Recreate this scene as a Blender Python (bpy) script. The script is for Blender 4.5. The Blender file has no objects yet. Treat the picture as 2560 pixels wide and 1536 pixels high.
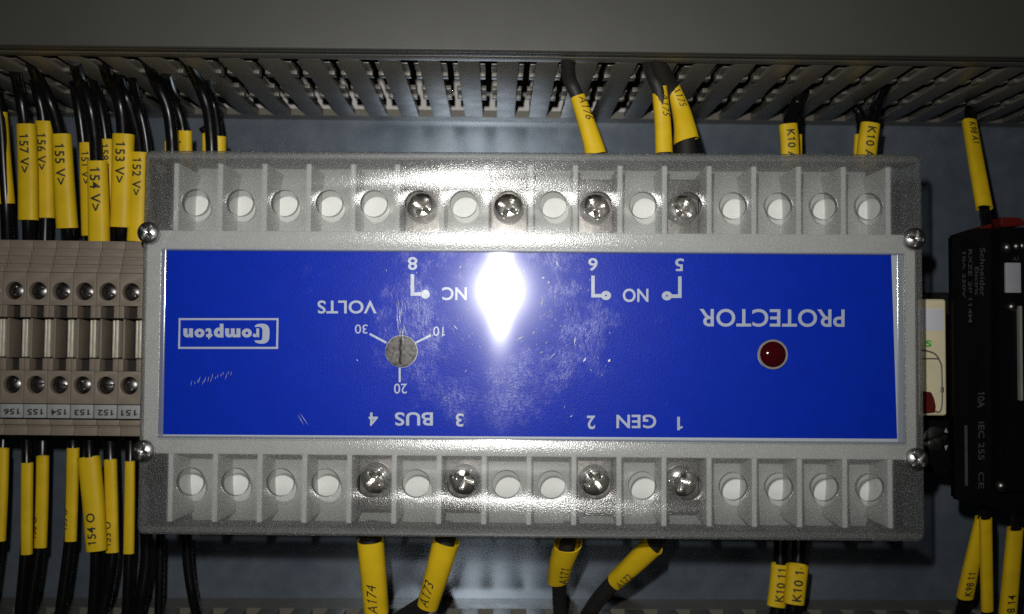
import bpy, bmesh, math, random
from mathutils import Vector, Matrix
random.seed(7)
K = 0.001                      # everything below is written in millimetres
scene = bpy.context.scene
COL = scene.collection

# ------------------------------------------------------------------ camera, world, flash, exposure
F, CX, CY = 2400.0, 1280.0, 768.0          # focal length and centre of the photograph, in its pixels
CAM = Vector((0, -241.0, 0))               # back panel is the plane y = 0, its front face towards -y
def cam_axes(vx, vy, roll):
    d = Vector(((vx-CX)/F, -(vy-CY)/F, -1)).normalized()
    r = math.radians(roll)
    z = Vector((math.sin(r), math.cos(r), 0)); z -= d*z.dot(d); z.normalize()
    x = d.cross(z)
    return Matrix((x, d, z))               # camera -> world
R = cam_axes(1242, 853, 0.45)
cd = bpy.data.cameras.new('camera'); co = bpy.data.objects.new('camera', cd); COL.objects.link(co)
co.matrix_world = Matrix.Translation(CAM*K) @ R.to_4x4()
cd.sensor_width = 36; cd.lens = F/2560*36
cd.clip_start = 0.005; cd.clip_end = 10
cd.dof.use_dof = True; cd.dof.focus_distance = 0.186; cd.dof.aperture_fstop = 22
scene.camera = co

w = bpy.data.worlds.new('World'); scene.world = w; w.use_nodes = True
w.node_tree.nodes['Background'].inputs[0].default_value = (0.8, 0.9, 1.0, 1)
w.node_tree.nodes['Background'].inputs[1].default_value = 0.004

FLASH = CAM + Vector((-8.4, 0, 19.6))
fl = bpy.data.lights.new('flash', 'AREA'); fo = bpy.data.objects.new('flash', fl); COL.objects.link(fo)
fl.shape = 'ELLIPSE'; fl.size = 3.0*K; fl.size_y = 6.5*K; fl.energy = 0.124; fl.color = (1.0, 0.985, 0.95)
fl.spread = math.radians(106)
fo.location = FLASH*K; fo.rotation_euler = (math.radians(89), 0, math.radians(-1))

scene.view_settings.view_transform = 'Standard'; scene.view_settings.look = 'None'
scene.view_settings.exposure = 0; scene.view_settings.gamma = 1
scene.render.engine = 'CYCLES'
scene.cycles.use_denoising = False
scene.cycles.max_bounces = 10; scene.cycles.transparent_max_bounces = 24
scene.cycles.caustics_reflective = False; scene.cycles.caustics_refractive = False
scene.cycles.sample_clamp_indirect = 0.8
scene.render.film_transparent = False

# ------------------------------------------------------------------ placing by sight line
def ray(px, py):
    return (R @ Vector(((px-CX)/F, -(py-CY)/F, -1)))
def at(px, py, d):                          # the point d mm in front of the camera plane on that sight line
    v = ray(px, py); return CAM + v*(d/v.y)
DEV = Matrix.Translation(Vector((6.29, -58.0, 0))) @ Matrix.Rotation(math.radians(-1.5), 4, 'Z')
DEVI = DEV.inverted()
def dl(px, py, y=0.0):                      # the same in the relay's own frame, on its plane y
    c = DEVI @ CAM; v = DEVI.to_3x3() @ ray(px, py)
    return c + v*((y-c.y)/v.y)

# ------------------------------------------------------------------ materials
def mat(name):
    m = bpy.data.materials.new(name); m.use_nodes = True
    nt = m.node_tree; nt.nodes.clear()
    out = nt.nodes.new('ShaderNodeOutputMaterial')
    return m, nt, out
def N(nt, t, **kw):
    n = nt.nodes.new(t)
    for k, v in kw.items():
        if k in n.inputs: n.inputs[k].default_value = v
        else: setattr(n, k, v)
    return n
def coords(nt, scale=(1, 1, 1)):
    tc = N(nt, 'ShaderNodeTexCoord'); mp = N(nt, 'ShaderNodeMapping'); mp.inputs['Scale'].default_value = scale
    nt.links.new(tc.outputs['Object'], mp.inputs['Vector']); return mp.outputs['Vector']
def noise(nt, scale, detail=3, rough=.55, vscale=(1, 1, 1)):
    n = N(nt, 'ShaderNodeTexNoise'); n.inputs['Scale'].default_value = scale; n.inputs['Detail'].default_value = detail
    n.inputs['Roughness'].default_value = rough
    nt.links.new(coords(nt, vscale), n.inputs['Vector']); return n.outputs['Fac']
def ramp(nt, fac, p0, c0, p1, c1):
    r = N(nt, 'ShaderNodeValToRGB'); e = r.color_ramp.elements
    e[0].position = p0; e[1].position = p1
    e[0].color = (*c0, 1) if len(c0) == 3 else c0; e[1].color = (*c1, 1) if len(c1) == 3 else c1
    nt.links.new(fac, r.inputs['Fac']); return r.outputs['Color']
def plastic(name, c, rough=.45, var=.12, vs=350, bump=0.0, bs=4000, spec=.5, metal=0.0, rvar=.1, fleck=0.0):
    """opaque material with a mottled colour, uneven gloss and a fine surface grain"""
    m, nt, out = mat(name)
    p = N(nt, 'ShaderNodeBsdfPrincipled'); L = nt.links.new
    f = noise(nt, vs, 4)
    lo = tuple(x*(1-var) for x in c); hi = tuple(min(1, x*(1+var)) for x in c)
    L(ramp(nt, f, .3, lo, .7, hi), p.inputs['Base Color'])
    f2 = noise(nt, vs*1.7, 3)
    mr = N(nt, 'ShaderNodeMapRange'); mr.inputs['To Min'].default_value = max(.03, rough-rvar); mr.inputs['To Max'].default_value = rough+rvar
    L(f2, mr.inputs['Value']); L(mr.outputs[0], p.inputs['Roughness'])
    p.inputs['Metallic'].default_value = metal
    p.inputs['Specular IOR Level'].default_value = spec
    if bump:
        b = N(nt, 'ShaderNodeBump'); b.inputs['Distance'].default_value = bump*K; b.inputs['Strength'].default_value = 1
        L(noise(nt, bs, 2), b.inputs['Height']); L(b.outputs[0], p.inputs['Normal'])
    L(p.outputs[0], out.inputs[0]); return m

M = {}
M['body'] = plastic('grey_housing_plastic', (.72, .73, .705), .5, .05, 300, .01, 5000, spec=.25)
M['duct'] = plastic('grey_trunking_pvc', (.13, .12, .098), .36, .07, 120, .01, 3000)
M['lid'] = plastic('grey_lid_pvc', (.048, .048, .042), .55, .04, 60, .012, 3500)
M['ductfloor'] = plastic('trunking_floor_pvc', (.5, .48, .46), .5, .06, 100)
M['beige'] = plastic('beige_terminal_plastic', (.195, .16, .123), .5, .1, 260, .01, 3000)
M['greytab'] = plastic('grey_marker_plastic', (.30, .30, .33), .4, .05, 300)
M['bar'] = plastic('tinned_jumper_bar', (.5, .47, .38), .3, .15, 600)
M['recess'] = plastic('dark_recess_shade', (.02, .017, .0145), .5, .2, 300, spec=.2)  # recess shade put into the colour; also debris in the dial slot
M['cream'] = plastic('cream_relay_plastic', (.66, .6, .4), .4, .05, 300)
M['white'] = plastic('white_marker_plastic', (.28, .295, .29), .45, .1, 400)
M['offwhite'] = plastic('white_window_plastic', (.62, .62, .68), .35, .03, 300)
M['red'] = plastic('red_plastic', (.08, .004, .003), .4, .1, 300)
M['black'] = plastic('black_plastic', (.0013, .0014, .0018), .5, .2, 300, .008, 3000, spec=.14)
M['wire'] = plastic('black_pvc_insulation', (.004, .004, .0045), .28, .2, 500, spec=.35)
M['cable'] = plastic('matt_black_rubber', (.012, .0115, .0105), .6, .15, 500, .02, 2500)
M['yellow'] = plastic('yellow_sleeve_pvc', (.64, .43, .010), .48, .09, 220, .01, 1500, spec=.25)
M['ink'] = plastic('black_ink', (.02, .018, .012), .6, .2, 800)
M['greyink'] = plastic('grey_ink', (.034, .037, .043), .6, .3, 900)
M['greenink'] = plastic('green_ink', (.03, .40, .03), .5, .1, 500)
M['steel'] = plastic('dull_zinc_steel', (.47, .46, .45), .36, .2, 900, .02, 2500, metal=1)
M['darksteel'] = plastic('dark_clamp_steel', (.16, .155, .15), .36, .2, 700, metal=1)
M['nickel'] = plastic('bright_nickel', (.84, .81, .76), .21, .1, 700, .015, 2200, metal=1, rvar=.06)
M['brass'] = plastic('tinned_brass_clamp', (.19, .175, .163), .38, .45, 260, .06, 700, metal=1)
M['print_white'] = plastic('silver_white_print', (.50, .55, .66), .4, .04, 500)
M['plate_white'] = plastic('pale_nameplate_sheet', (.58, .62, .68), .35, .03, 400)
M['print_blue'] = plastic('blue_screen_print', (.0001, .0275, .50), .6, .05, 300, spec=.08)
M['led'] = plastic('dark_red_lens', (.04, .002, .004), .07, .1, 300, spec=.7, rvar=.02)
M['ring'] = plastic('grey_lamp_collar', (.2, .19, .18), .4, .1, 300)
M['dial'] = plastic('worn_grey_dial', (.095, .088, .086), .5, .75, 1500, .05, 1400, rvar=.15, spec=.3)

def plate_material():
    m, nt, out = mat('galvanised_panel_paint'); L = nt.links.new
    p = N(nt, 'ShaderNodeBsdfPrincipled')
    big = noise(nt, 45, 5, .6); fine = noise(nt, 260, 3)
    mx = N(nt, 'ShaderNodeMix', data_type='FLOAT'); mx.inputs[0].default_value = .35
    L(big, mx.inputs[2]); L(fine, mx.inputs[3])
    L(ramp(nt, mx.outputs[0], .35, (.165, .21, .27), .68, (.29, .335, .39)), p.inputs['Base Color'])
    mr = N(nt, 'ShaderNodeMapRange'); mr.inputs['To Min'].default_value = .15; mr.inputs['To Max'].default_value = .28
    L(big, mr.inputs['Value']); L(mr.outputs[0], p.inputs['Roughness'])
    p.inputs['Metallic'].default_value = .65; p.inputs['Specular IOR Level'].default_value = .8
    L(p.outputs[0], out.inputs[0]); return m
M['panel'] = plate_material()

def cover_material():
    """moulded clear cover with a spark-eroded grain: sees through, veils a little, glints in the flash"""
    m, nt, out = mat('grained_clear_cover'); L = nt.links.new
    tr = N(nt, 'ShaderNodeBsdfTransparent'); tr.inputs[0].default_value = (.985, .988, .985, 1)
    rf = N(nt, 'ShaderNodeBsdfRefraction'); rf.inputs['Roughness'].default_value = .72; rf.inputs['IOR'].default_value = 1.3; rf.inputs[0].default_value = (.98, .98, .98, 1)
    tl = N(nt, 'ShaderNodeBsdfTranslucent'); tl.inputs[0].default_value = (.95, .95, .95, 1)
    df = N(nt, 'ShaderNodeBsdfDiffuse'); df.inputs[0].default_value = (.60, .61, .60, 1)
    def mix(f, x, y):
        q = N(nt, 'ShaderNodeMixShader'); q.inputs[0].default_value = f; L(x.outputs[0], q.inputs[1]); L(y.outputs[0], q.inputs[2]); return q
    m1 = mix(.028, mix(.13, mix(.36, tr, rf), tl), df)
    b = N(nt, 'ShaderNodeBump'); b.inputs['Distance'].default_value = .04*K; b.inputs['Strength'].default_value = 1
    L(noise(nt, 3400, 2, .6), b.inputs['Height'])
    g = N(nt, 'ShaderNodeBsdfGlossy'); g.inputs['Roughness'].default_value = .19; g.inputs[0].default_value = (1, 1, 1, 1)
    L(b.outputs[0], g.inputs['Normal'])
    fr = N(nt, 'ShaderNodeFresnel'); fr.inputs['IOR'].default_value = 1.5
    m2 = N(nt, 'ShaderNodeMixShader'); L(fr.outputs[0], m2.inputs[0])
    L(m1.outputs[0], m2.inputs[1]); L(g.outputs[0], m2.inputs[2])
    # coarser pits of the grain: steep facets that catch the flash as single glints
    bs = N(nt, 'ShaderNodeBump'); bs.inputs['Distance'].default_value = .42*K; L(noise(nt, 1900, 3, .7), bs.inputs['Height'])
    gs = N(nt, 'ShaderNodeBsdfGlossy'); gs.inputs['Roughness'].default_value = .2; L(bs.outputs[0], gs.inputs['Normal'])
    m3 = mix(.030, m2, gs)
    L(m3.outputs[0], out.inputs[0]); return m
M['cover'] = cover_material()
def clear_material():
    m, nt, out = mat('smooth_clear_plastic'); L = nt.links.new
    tr = N(nt, 'ShaderNodeBsdfTransparent'); tr.inputs[0].default_value = (.97, .975, .97, 1)
    df = N(nt, 'ShaderNodeBsdfDiffuse'); df.inputs[0].default_value = (.6, .61, .6, 1)
    g = N(nt, 'ShaderNodeBsdfGlossy'); g.inputs['Roughness'].default_value = .3
    a = N(nt, 'ShaderNodeMixShader'); a.inputs[0].default_value = .03; L(tr.outputs[0], a.inputs[1]); L(df.outputs[0], a.inputs[2])
    z = N(nt, 'ShaderNodeMixShader'); z.inputs[0].default_value = .02; L(a.outputs[0], z.inputs[1]); L(g.outputs[0], z.inputs[2])
    L(z.outputs[0], out.inputs[0]); return m
M['clear'] = clear_material()
def edge_material():
    m, nt, out = mat('frosted_cut_edge'); L = nt.links.new
    tr = N(nt, 'ShaderNodeBsdfTransparent'); tr.inputs[0].default_value = (.9, .9, .9, 1)
    df = N(nt, 'ShaderNodeBsdfDiffuse'); df.inputs[0].default_value = (.20, .205, .20, 1)
    a = N(nt, 'ShaderNodeMixShader'); a.inputs[0].default_value = .62; L(tr.outputs[0], a.inputs[1]); L(df.outputs[0], a.inputs[2])
    L(a.outputs[0], out.inputs[0]); return m
M['edge'] = edge_material()
def bezel_material():
    m, nt, out = mat('clear_polished_bezel'); L = nt.links.new
    tr = N(nt, 'ShaderNodeBsdfTransparent'); tr.inputs[0].default_value = (.93, .95, .97, 1)
    df = N(nt, 'ShaderNodeBsdfDiffuse'); df.inputs[0].default_value = (.42, .46, .52, 1)
    b = N(nt, 'ShaderNodeBump'); b.inputs['Distance'].default_value = .004*K; L(noise(nt, 3000, 2), b.inputs['Height'])
    g = N(nt, 'ShaderNodeBsdfGlossy'); g.inputs['Roughness'].default_value = .11; L(b.outputs[0], g.inputs['Normal'])
    a = N(nt, 'ShaderNodeMixShader'); a.inputs[0].default_value = .38; L(tr.outputs[0], a.inputs[1]); L(df.outputs[0], a.inputs[2])
    z = N(nt, 'ShaderNodeMixShader'); z.inputs[0].default_value = .22; L(a.outputs[0], z.inputs[1]); L(g.outputs[0], z.inputs[2])
    L(z.outputs[0], out.inputs[0]); return m
M['bezel'] = bezel_material()

def window_material():
    """polished clear window: sharp reflection, fine sideways polish lines, scratches and greasy smears"""
    m, nt, out = mat('polished_clear_window'); L = nt.links.new
    tr = N(nt, 'ShaderNodeBsdfTransparent'); tr.inputs[0].default_value = (.95, .955, .96, 1)
    fr = N(nt, 'ShaderNodeFresnel'); fr.inputs['IOR'].default_value = 1.45
    ga = N(nt, 'ShaderNodeBsdfGlossy'); ga.inputs['Roughness'].default_value = .07
    gb = N(nt, 'ShaderNodeBsdfGlossy'); gb.inputs['Roughness'].default_value = .088; gb.inputs['Anisotropy'].default_value = .5
    tg = N(nt, 'ShaderNodeTangent', direction_type='UV_MAP'); L(tg.outputs[0], gb.inputs['Tangent'])
    g = N(nt, 'ShaderNodeMixShader'); g.inputs[0].default_value = .55; L(ga.outputs[0], g.inputs[1]); L(gb.outputs[0], g.inputs[2])
    # smears: greasy patches, thickest where fingers and screwdrivers go, with a broken grain
    mp = N(nt, 'ShaderNodeMapping'); mp.inputs['Location'].default_value = (.0068, 0, -.0048)
    L(N(nt, 'ShaderNodeTexCoord').outputs['Object'], mp.inputs['Vector'])
    ln = N(nt, 'ShaderNodeVectorMath', operation='LENGTH'); L(mp.outputs[0], ln.inputs[0])
    off = N(nt, 'ShaderNodeMath', operation='SUBTRACT'); off.inputs[1].default_value = .0165; L(ln.outputs['Value'], off.inputs[0])
    ab = N(nt, 'ShaderNodeMath', operation='ABSOLUTE'); L(off.outputs[0], ab.inputs[0])
    rd = N(nt, 'ShaderNodeMapRange', interpolation_type='SMOOTHSTEP'); L(ab.outputs[0], rd.inputs['Value'])
    rd.inputs['From Min'].default_value = 0; rd.inputs['From Max'].default_value = .012; rd.inputs['To Min'].default_value = .10; rd.inputs['To Max'].default_value = -.09
    bias = N(nt, 'ShaderNodeMath', operation='ADD'); L(noise(nt, 130, 7, .68), bias.inputs[0]); L(rd.outputs[0], bias.inputs[1])
    big = ramp(nt, bias.outputs[0], .52, (0, 0, 0), .72, (1, 1, 1))
    gr = ramp(nt, noise(nt, 1, 3, .8, (1900, 1900, 700)), .40, (.05, .05, .05), .66, (1, 1, 1))
    mul = N(nt, 'ShaderNodeMath', operation='MULTIPLY'); L(big, mul.inputs[0]); L(gr, mul.inputs[1])
    mask = mul.outputs[0]
    b2 = N(nt, 'ShaderNodeBump'); b2.inputs['Distance'].default_value = .055*K; b2.inputs['Strength'].default_value = 1
    L(noise(nt, 2300, 3, .7), b2.inputs['Height'])
    g2 = N(nt, 'ShaderNodeBsdfGlossy'); g2.inputs['Roughness'].default_value = .27; L(b2.outputs[0], g2.inputs['Normal'])
    a = N(nt, 'ShaderNodeMixShader'); L(fr.outputs[0], a.inputs[0]); L(tr.outputs[0], a.inputs[1]); L(g.outputs[0], a.inputs[2])
    amt = N(nt, 'ShaderNodeMath', operation='MULTIPLY'); amt.inputs[1].default_value = .021; L(mask, amt.inputs[0])
    add = N(nt, 'ShaderNodeMath', operation='ADD'); add.inputs[1].default_value = .0026; L(amt.outputs[0], add.inputs[0])  # constant part imitates a soft halo around the flash glare
    z = N(nt, 'ShaderNodeMixShader'); L(add.outputs[0], z.inputs[0]); L(a.outputs[0], z.inputs[1]); L(g2.outputs[0], z.inputs[2])
    g3 = N(nt, 'ShaderNodeBsdfGlossy'); g3.inputs['Roughness'].default_value = .18      # faint wide lobe imitating bloom around the flash glare
    y = N(nt, 'ShaderNodeMixShader'); y.inputs[0].default_value = .0032; L(z.outputs[0], y.inputs[1]); L(g3.outputs[0], y.inputs[2])
    L(y.outputs[0], out.inputs[0]); return m
M['window'] = window_material()
M['scratch'] = plastic('scratched_plastic', (.7, .73, .8), .45, .2, 1500, .1, 3000)

# ------------------------------------------------------------------ mesh building
class MB:
    def __init__(s): s.v = []; s.f = []; s.mi = []; s.mats = []
    def mid(s, m):
        if m not in s.mats: s.mats.append(m)
        return s.mats.index(m)
    def add(s, vs, fs, m=None):
        n = len(s.v); s.v += [Vector(p) for p in vs]
        k = s.mid(m) if m else 0
        for f in fs: s.f.append(tuple(i+n for i in f)); s.mi.append(k)
        return s
    def bm(s, bm, m=None):
        bm.verts.index_update()
        return s.add([v.co.copy() for v in bm.verts], [[v.index for v in f.verts] for f in bm.faces], m)
    def box(s, x0, x1, y0, y1, z0, z1, bev=0.0, m=None, seg=2):
        b = bmesh.new(); bmesh.ops.create_cube(b, size=1)
        for v in b.verts:
            v.co = Vector(((x0+x1)/2+v.co.x*(x1-x0), (y0+y1)/2+v.co.y*(y1-y0), (z0+z1)/2+v.co.z*(z1-z0)))
        if bev: bmesh.ops.bevel(b, geom=b.edges[:], offset=bev, segments=seg, affect='EDGES', profile=.6)
        s.bm(b, m); b.free(); return s
    def prism(s, poly, y0, y1, bev=0.0, m=None):          # poly in (x, z), extruded along y
        b = bmesh.new()
        vs = [b.verts.new((p[0], y0, p[1])) for p in poly]; f = b.faces.new(vs)
        r = bmesh.ops.extrude_face_region(b, geom=[f])
        for v in r['geom']:
            if isinstance(v, bmesh.types.BMVert): v.co.y = y1
        bmesh.ops.recalc_face_normals(b, faces=b.faces[:])
        if bev: bmesh.ops.bevel(b, geom=b.edges[:], offset=bev, segments=2, affect='EDGES')
        s.bm(b, m); b.free(); return s
    def lathe(s, prof, c, axis='y', n=32, m=None, cap=True):         # prof: (radius, depth) pairs, around the y axis at c
        vs = []; fs = []
        for r, d in prof:
            for k in range(n):
                a = 2*math.pi*k/n; vs.append(Vector(c)+Vector((r*math.cos(a), d, r*math.sin(a))))
        for i in range(len(prof)-1):
            for k in range(n):
                k2 = (k+1) % n; fs.append((i*n+k, i*n+k2, (i+1)*n+k2, (i+1)*n+k))
        if cap and prof[0][0] > 1e-6: fs.append(tuple(range(n)))
        if cap and prof[-1][0] > 1e-6: fs.append(tuple((len(prof)-1)*n+k for k in reversed(range(n))))
        return s.add(vs, fs, m)
    def build(s, name, m, parent=None, smooth=35):
        me = bpy.data.meshes.new(name)
        me.from_pydata([tuple(p*K) for p in s.v], [], s.f); me.update()
        for mm in (s.mats or [m]): me.materials.append(M[mm])
        if s.mats:
            for p, i in zip(me.polygons, s.mi): p.material_index = i
        b = bmesh.new(); b.from_mesh(me); bmesh.ops.remove_doubles(b, verts=b.verts, dist=1e-7)
        if b.faces: bmesh.ops.recalc_face_normals(b, faces=b.faces)
        b.to_mesh(me); b.free()
        if smooth:
            for p in me.polygons: p.use_smooth = True
            me.set_sharp_from_angle(angle=math.radians(smooth))
        o = bpy.data.objects.new(name, me); COL.objects.link(o)
        if parent is not None: o.parent = parent
        return o
def tag(o, label=None, cat=None, group=None, kind=None):
    if label: o['label'] = label
    if cat: o['category'] = cat
    if group: o['group'] = group
    if kind: o['kind'] = kind
    return o
def empty(name, loc, label=None, cat=None, group=None, rz=0):
    o = bpy.data.objects.new(name, None); COL.objects.link(o); o.empty_display_size = .005
    o.location = Vector(loc)*K; o.rotation_euler = (0, 0, rz); return tag(o, label, cat, group)
def curve_mesh(cu):
    o = bpy.data.objects.new('tmp', cu); COL.objects.link(o)
    dg = bpy.context.evaluated_depsgraph_get()
    me = bpy.data.meshes.new_from_object(o.evaluated_get(dg))
    vs = [v.co.copy() for v in me.vertices]; fs = [tuple(p.vertices) for p in me.polygons]
    bpy.data.objects.remove(o); bpy.data.curves.remove(cu); bpy.data.meshes.remove(me)
    return vs, fs
def sheet(mb, loops, y0, y1, bev=0.0, m=None):             # flat sheet with holes: loops in (x, z)
    cu = bpy.data.curves.new('c', 'CURVE'); cu.dimensions = '2D'; cu.fill_mode = 'BOTH'
    cu.extrude = (y1-y0)/2-bev; cu.bevel_depth = bev; cu.bevel_resolution = 1
    if bev: cu.offset = -bev
    for lp in loops:
        sp = cu.splines.new('POLY'); sp.points.add(len(lp)-1); sp.use_cyclic_u = True
        for q, p in zip(sp.points, lp): q.co = (p[0], p[1], 0, 1)
    vs, fs = curve_mesh(cu); yc = (y0+y1)/2
    return mb.add([(p.x, yc-p.z, p.y) for p in vs], fs, m)
def rrect(x0, x1, z0, z1, r, n=5):
    o = []
    for cx, cz, a0 in ((x1-r, z1-r, 0), (x0+r, z1-r, 90), (x0+r, z0+r, 180), (x1-r, z0+r, 270)):
        for k in range(n+1):
            a = math.radians(a0+90*k/n); o.append((cx+r*math.cos(a), cz+r*math.sin(a)))
    return o
def circle(cx, cz, r, n=48):
    return [(cx+r*math.cos(2*math.pi*k/n), cz+r*math.sin(2*math.pi*k/n)) for k in range(n)]
_tc = {}; _gc = {}
def raw(s, bold):
    cu = bpy.data.curves.new('t', 'FONT'); cu.body = s; cu.size = 1; cu.offset = bold; cu.resolution_u = 5; cu.fill_mode = 'FRONT'
    return curve_mesh(cu)
def span(s):
    vs, _ = raw(s, 0); x = [p.x for p in vs]; return min(x), max(x)
def glyph(c, bold):
    """one character: vertices, faces, advance"""
    k = (c, bold)
    if k not in _gc:
        a, b = span('|'+c+'|'); d, e = span('||'); adv = (b-a)-(e-d)
        if c == ' ': _gc[k] = ([], [], adv)
        elif c == '1':                      # plain figure one: a stem with a flag
            t = .085+bold*2; h = .72
            x1 = adv*.62; x0 = x1-t
            vs = [(x0, 0), (x1, 0), (x1, h), (x1-t*.75, h), (x0-.02, h*.90), (x0-.13, h*.82), (x0-.13, h*.82-t*.75), (x0, h*.82-t*.55)]
            _gc[k] = ([Vector((x, y, 0)) for x, y in vs], [(0, 1, 2, 3, 4, 7), (4, 5, 6, 7)], adv)
        else:
            vs, fs = raw(c, bold); _gc[k] = (vs, fs, adv)
    return _gc[k]
def text(s, bold=0.0, shear=0.0, space=1.0, maxlen=None):
    """unit-box outline of a line of text: vertices (u, v), faces, aspect"""
    key = (s, bold, shear, space, maxlen)
    if key in _tc: return _tc[key]
    vs = []; fs = []; x = 0
    for c in s:
        gv, gf, adv = glyph(c, bold); n = len(vs)
        vs += [Vector((p.x+x+shear*p.y, p.y, 0)) for p in gv]; fs += [tuple(i+n for i in f) for f in gf]
        x += adv*space+bold*.8
    x0 = min(p.x for p in vs); x1 = max(p.x for p in vs); y0 = min(p.y for p in vs); y1 = max(p.y for p in vs)
    if maxlen:
        b = bmesh.new(); bv = [b.verts.new((p.x, p.y, 0)) for p in vs]
        for f in fs:
            try: b.faces.new([bv[i] for i in f])
            except ValueError: pass
        bmesh.ops.triangulate(b, faces=b.faces[:])
        for _ in range(4):
            e = [e for e in b.edges if e.calc_length() > maxlen]
            if not e: break
            bmesh.ops.subdivide_edges(b, edges=e, cuts=1); bmesh.ops.triangulate(b, faces=b.faces[:])
        b.verts.index_update(); vs = [v.co.copy() for v in b.verts]; fs = [tuple(v.index for v in f.verts) for f in b.faces]; b.free()
    _tc[key] = ([((p.x-x0)/(x1-x0), (p.y-y0)/(y1-y0)) for p in vs], fs, (x1-x0)/(y1-y0))
    return _tc[key]
def screw_mesh(r, dome, rim, slot, depth, kind='cross', n=72, rings=26):
    """pan head with a driver recess, as a height field on polar rings; front towards -y"""
    mb = MB(); vs = []; fs = []
    for i in range(rings+1):
        q = r*i/rings
        for k in range(n):
            a = 2*math.pi*k/n; x, z = q*math.cos(a), q*math.sin(a)
            h = dome*(1-(q/r)**2.4)
            lim = r*.76
            if kind in ('cross', 'combi') and q < lim:
                wv = slot*(1-.35*q/lim)
                dd = min(abs(x), abs(z))
                if dd < wv: h -= depth*(1-q/lim*.75)*min(1, (wv-dd)/(.25*wv))
            if kind in ('slot', 'combi') and abs(x) < slot*.75: h -= depth*.62*min(1, (slot*.75-abs(x))/(.2*slot))
            vs.append((x, -rim-h, z))
    for i in range(rings):
        for k in range(n):
            k2 = (k+1) % n; fs.append((i*n+k, i*n+k2, (i+1)*n+k2, (i+1)*n+k))
    b = len(vs)
    for k in range(n):
        a = 2*math.pi*k/n; vs.append((r*math.cos(a), 0, r*math.sin(a)))
    for k in range(n):
        k2 = (k+1) % n; fs.append((rings*n+k, rings*n+k2, b+k2, b+k))
    return mb.add(vs, fs)
def linked(mesh, name, parent, loc, ry=0):
    o = bpy.data.objects.new(name, mesh); COL.objects.link(o); o.parent = parent
    o.location = Vector(loc)*K; o.rotation_euler = (0, ry, 0); return o
def catmull(P, n=8):
    P = [Vector(p) for p in P]; Q = [2*P[0]-P[1]]+P+[2*P[-1]-P[-2]]; o = []
    for i in range(1, len(Q)-2):
        a, b, c, d = Q[i-1:i+3]
        for k in range(n):
            t = k/n; o.append(.5*((2*b)+(c-a)*t+(2*a-5*b+4*c-d)*t*t+(3*b-a-3*c+d)*t**3))
    o.append(P[-1]); return o
def frames(path):
    o = []
    for i, p in enumerate(path):
        t = (path[min(i+1, len(path)-1)]-path[max(i-1, 0)]).normalized()
        n = Vector((0, -1, 0)); n = n-t*n.dot(t)
        if n.length < 1e-3: n = Vector((0, 0, 1))-t*t.z
        n.normalize(); o.append((p, t, t.cross(n).normalized(), n))
    return o
def tube(mb, path, a, b=None, n=18, m=None, cap=True):
    """round or oval tube along a path; a (across the view) and b (depth) may vary along it"""
    fr = frames(path); vs = []; fs = []; N_ = len(fr)
    ga = a if callable(a) else (lambda t: a)
    gb = (b if callable(b) else (lambda t: b)) if b is not None else ga
    for i, (p, t, s, nn) in enumerate(fr):
        q = i/(N_-1)
        for k in range(n):
            an = 2*math.pi*k/n; vs.append(p+s*(ga(q)*math.cos(an))+nn*(gb(q)*math.sin(an)))
    for i in range(N_-1):
        for k in range(n):
            k2 = (k+1) % n; fs.append((i*n+k, i*n+k2, (i+1)*n+k2, (i+1)*n+k))
    if cap: fs += [tuple(reversed(range(n))), tuple((N_-1)*n+k for k in range(n))]
    return mb.add(vs, fs, m)
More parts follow.
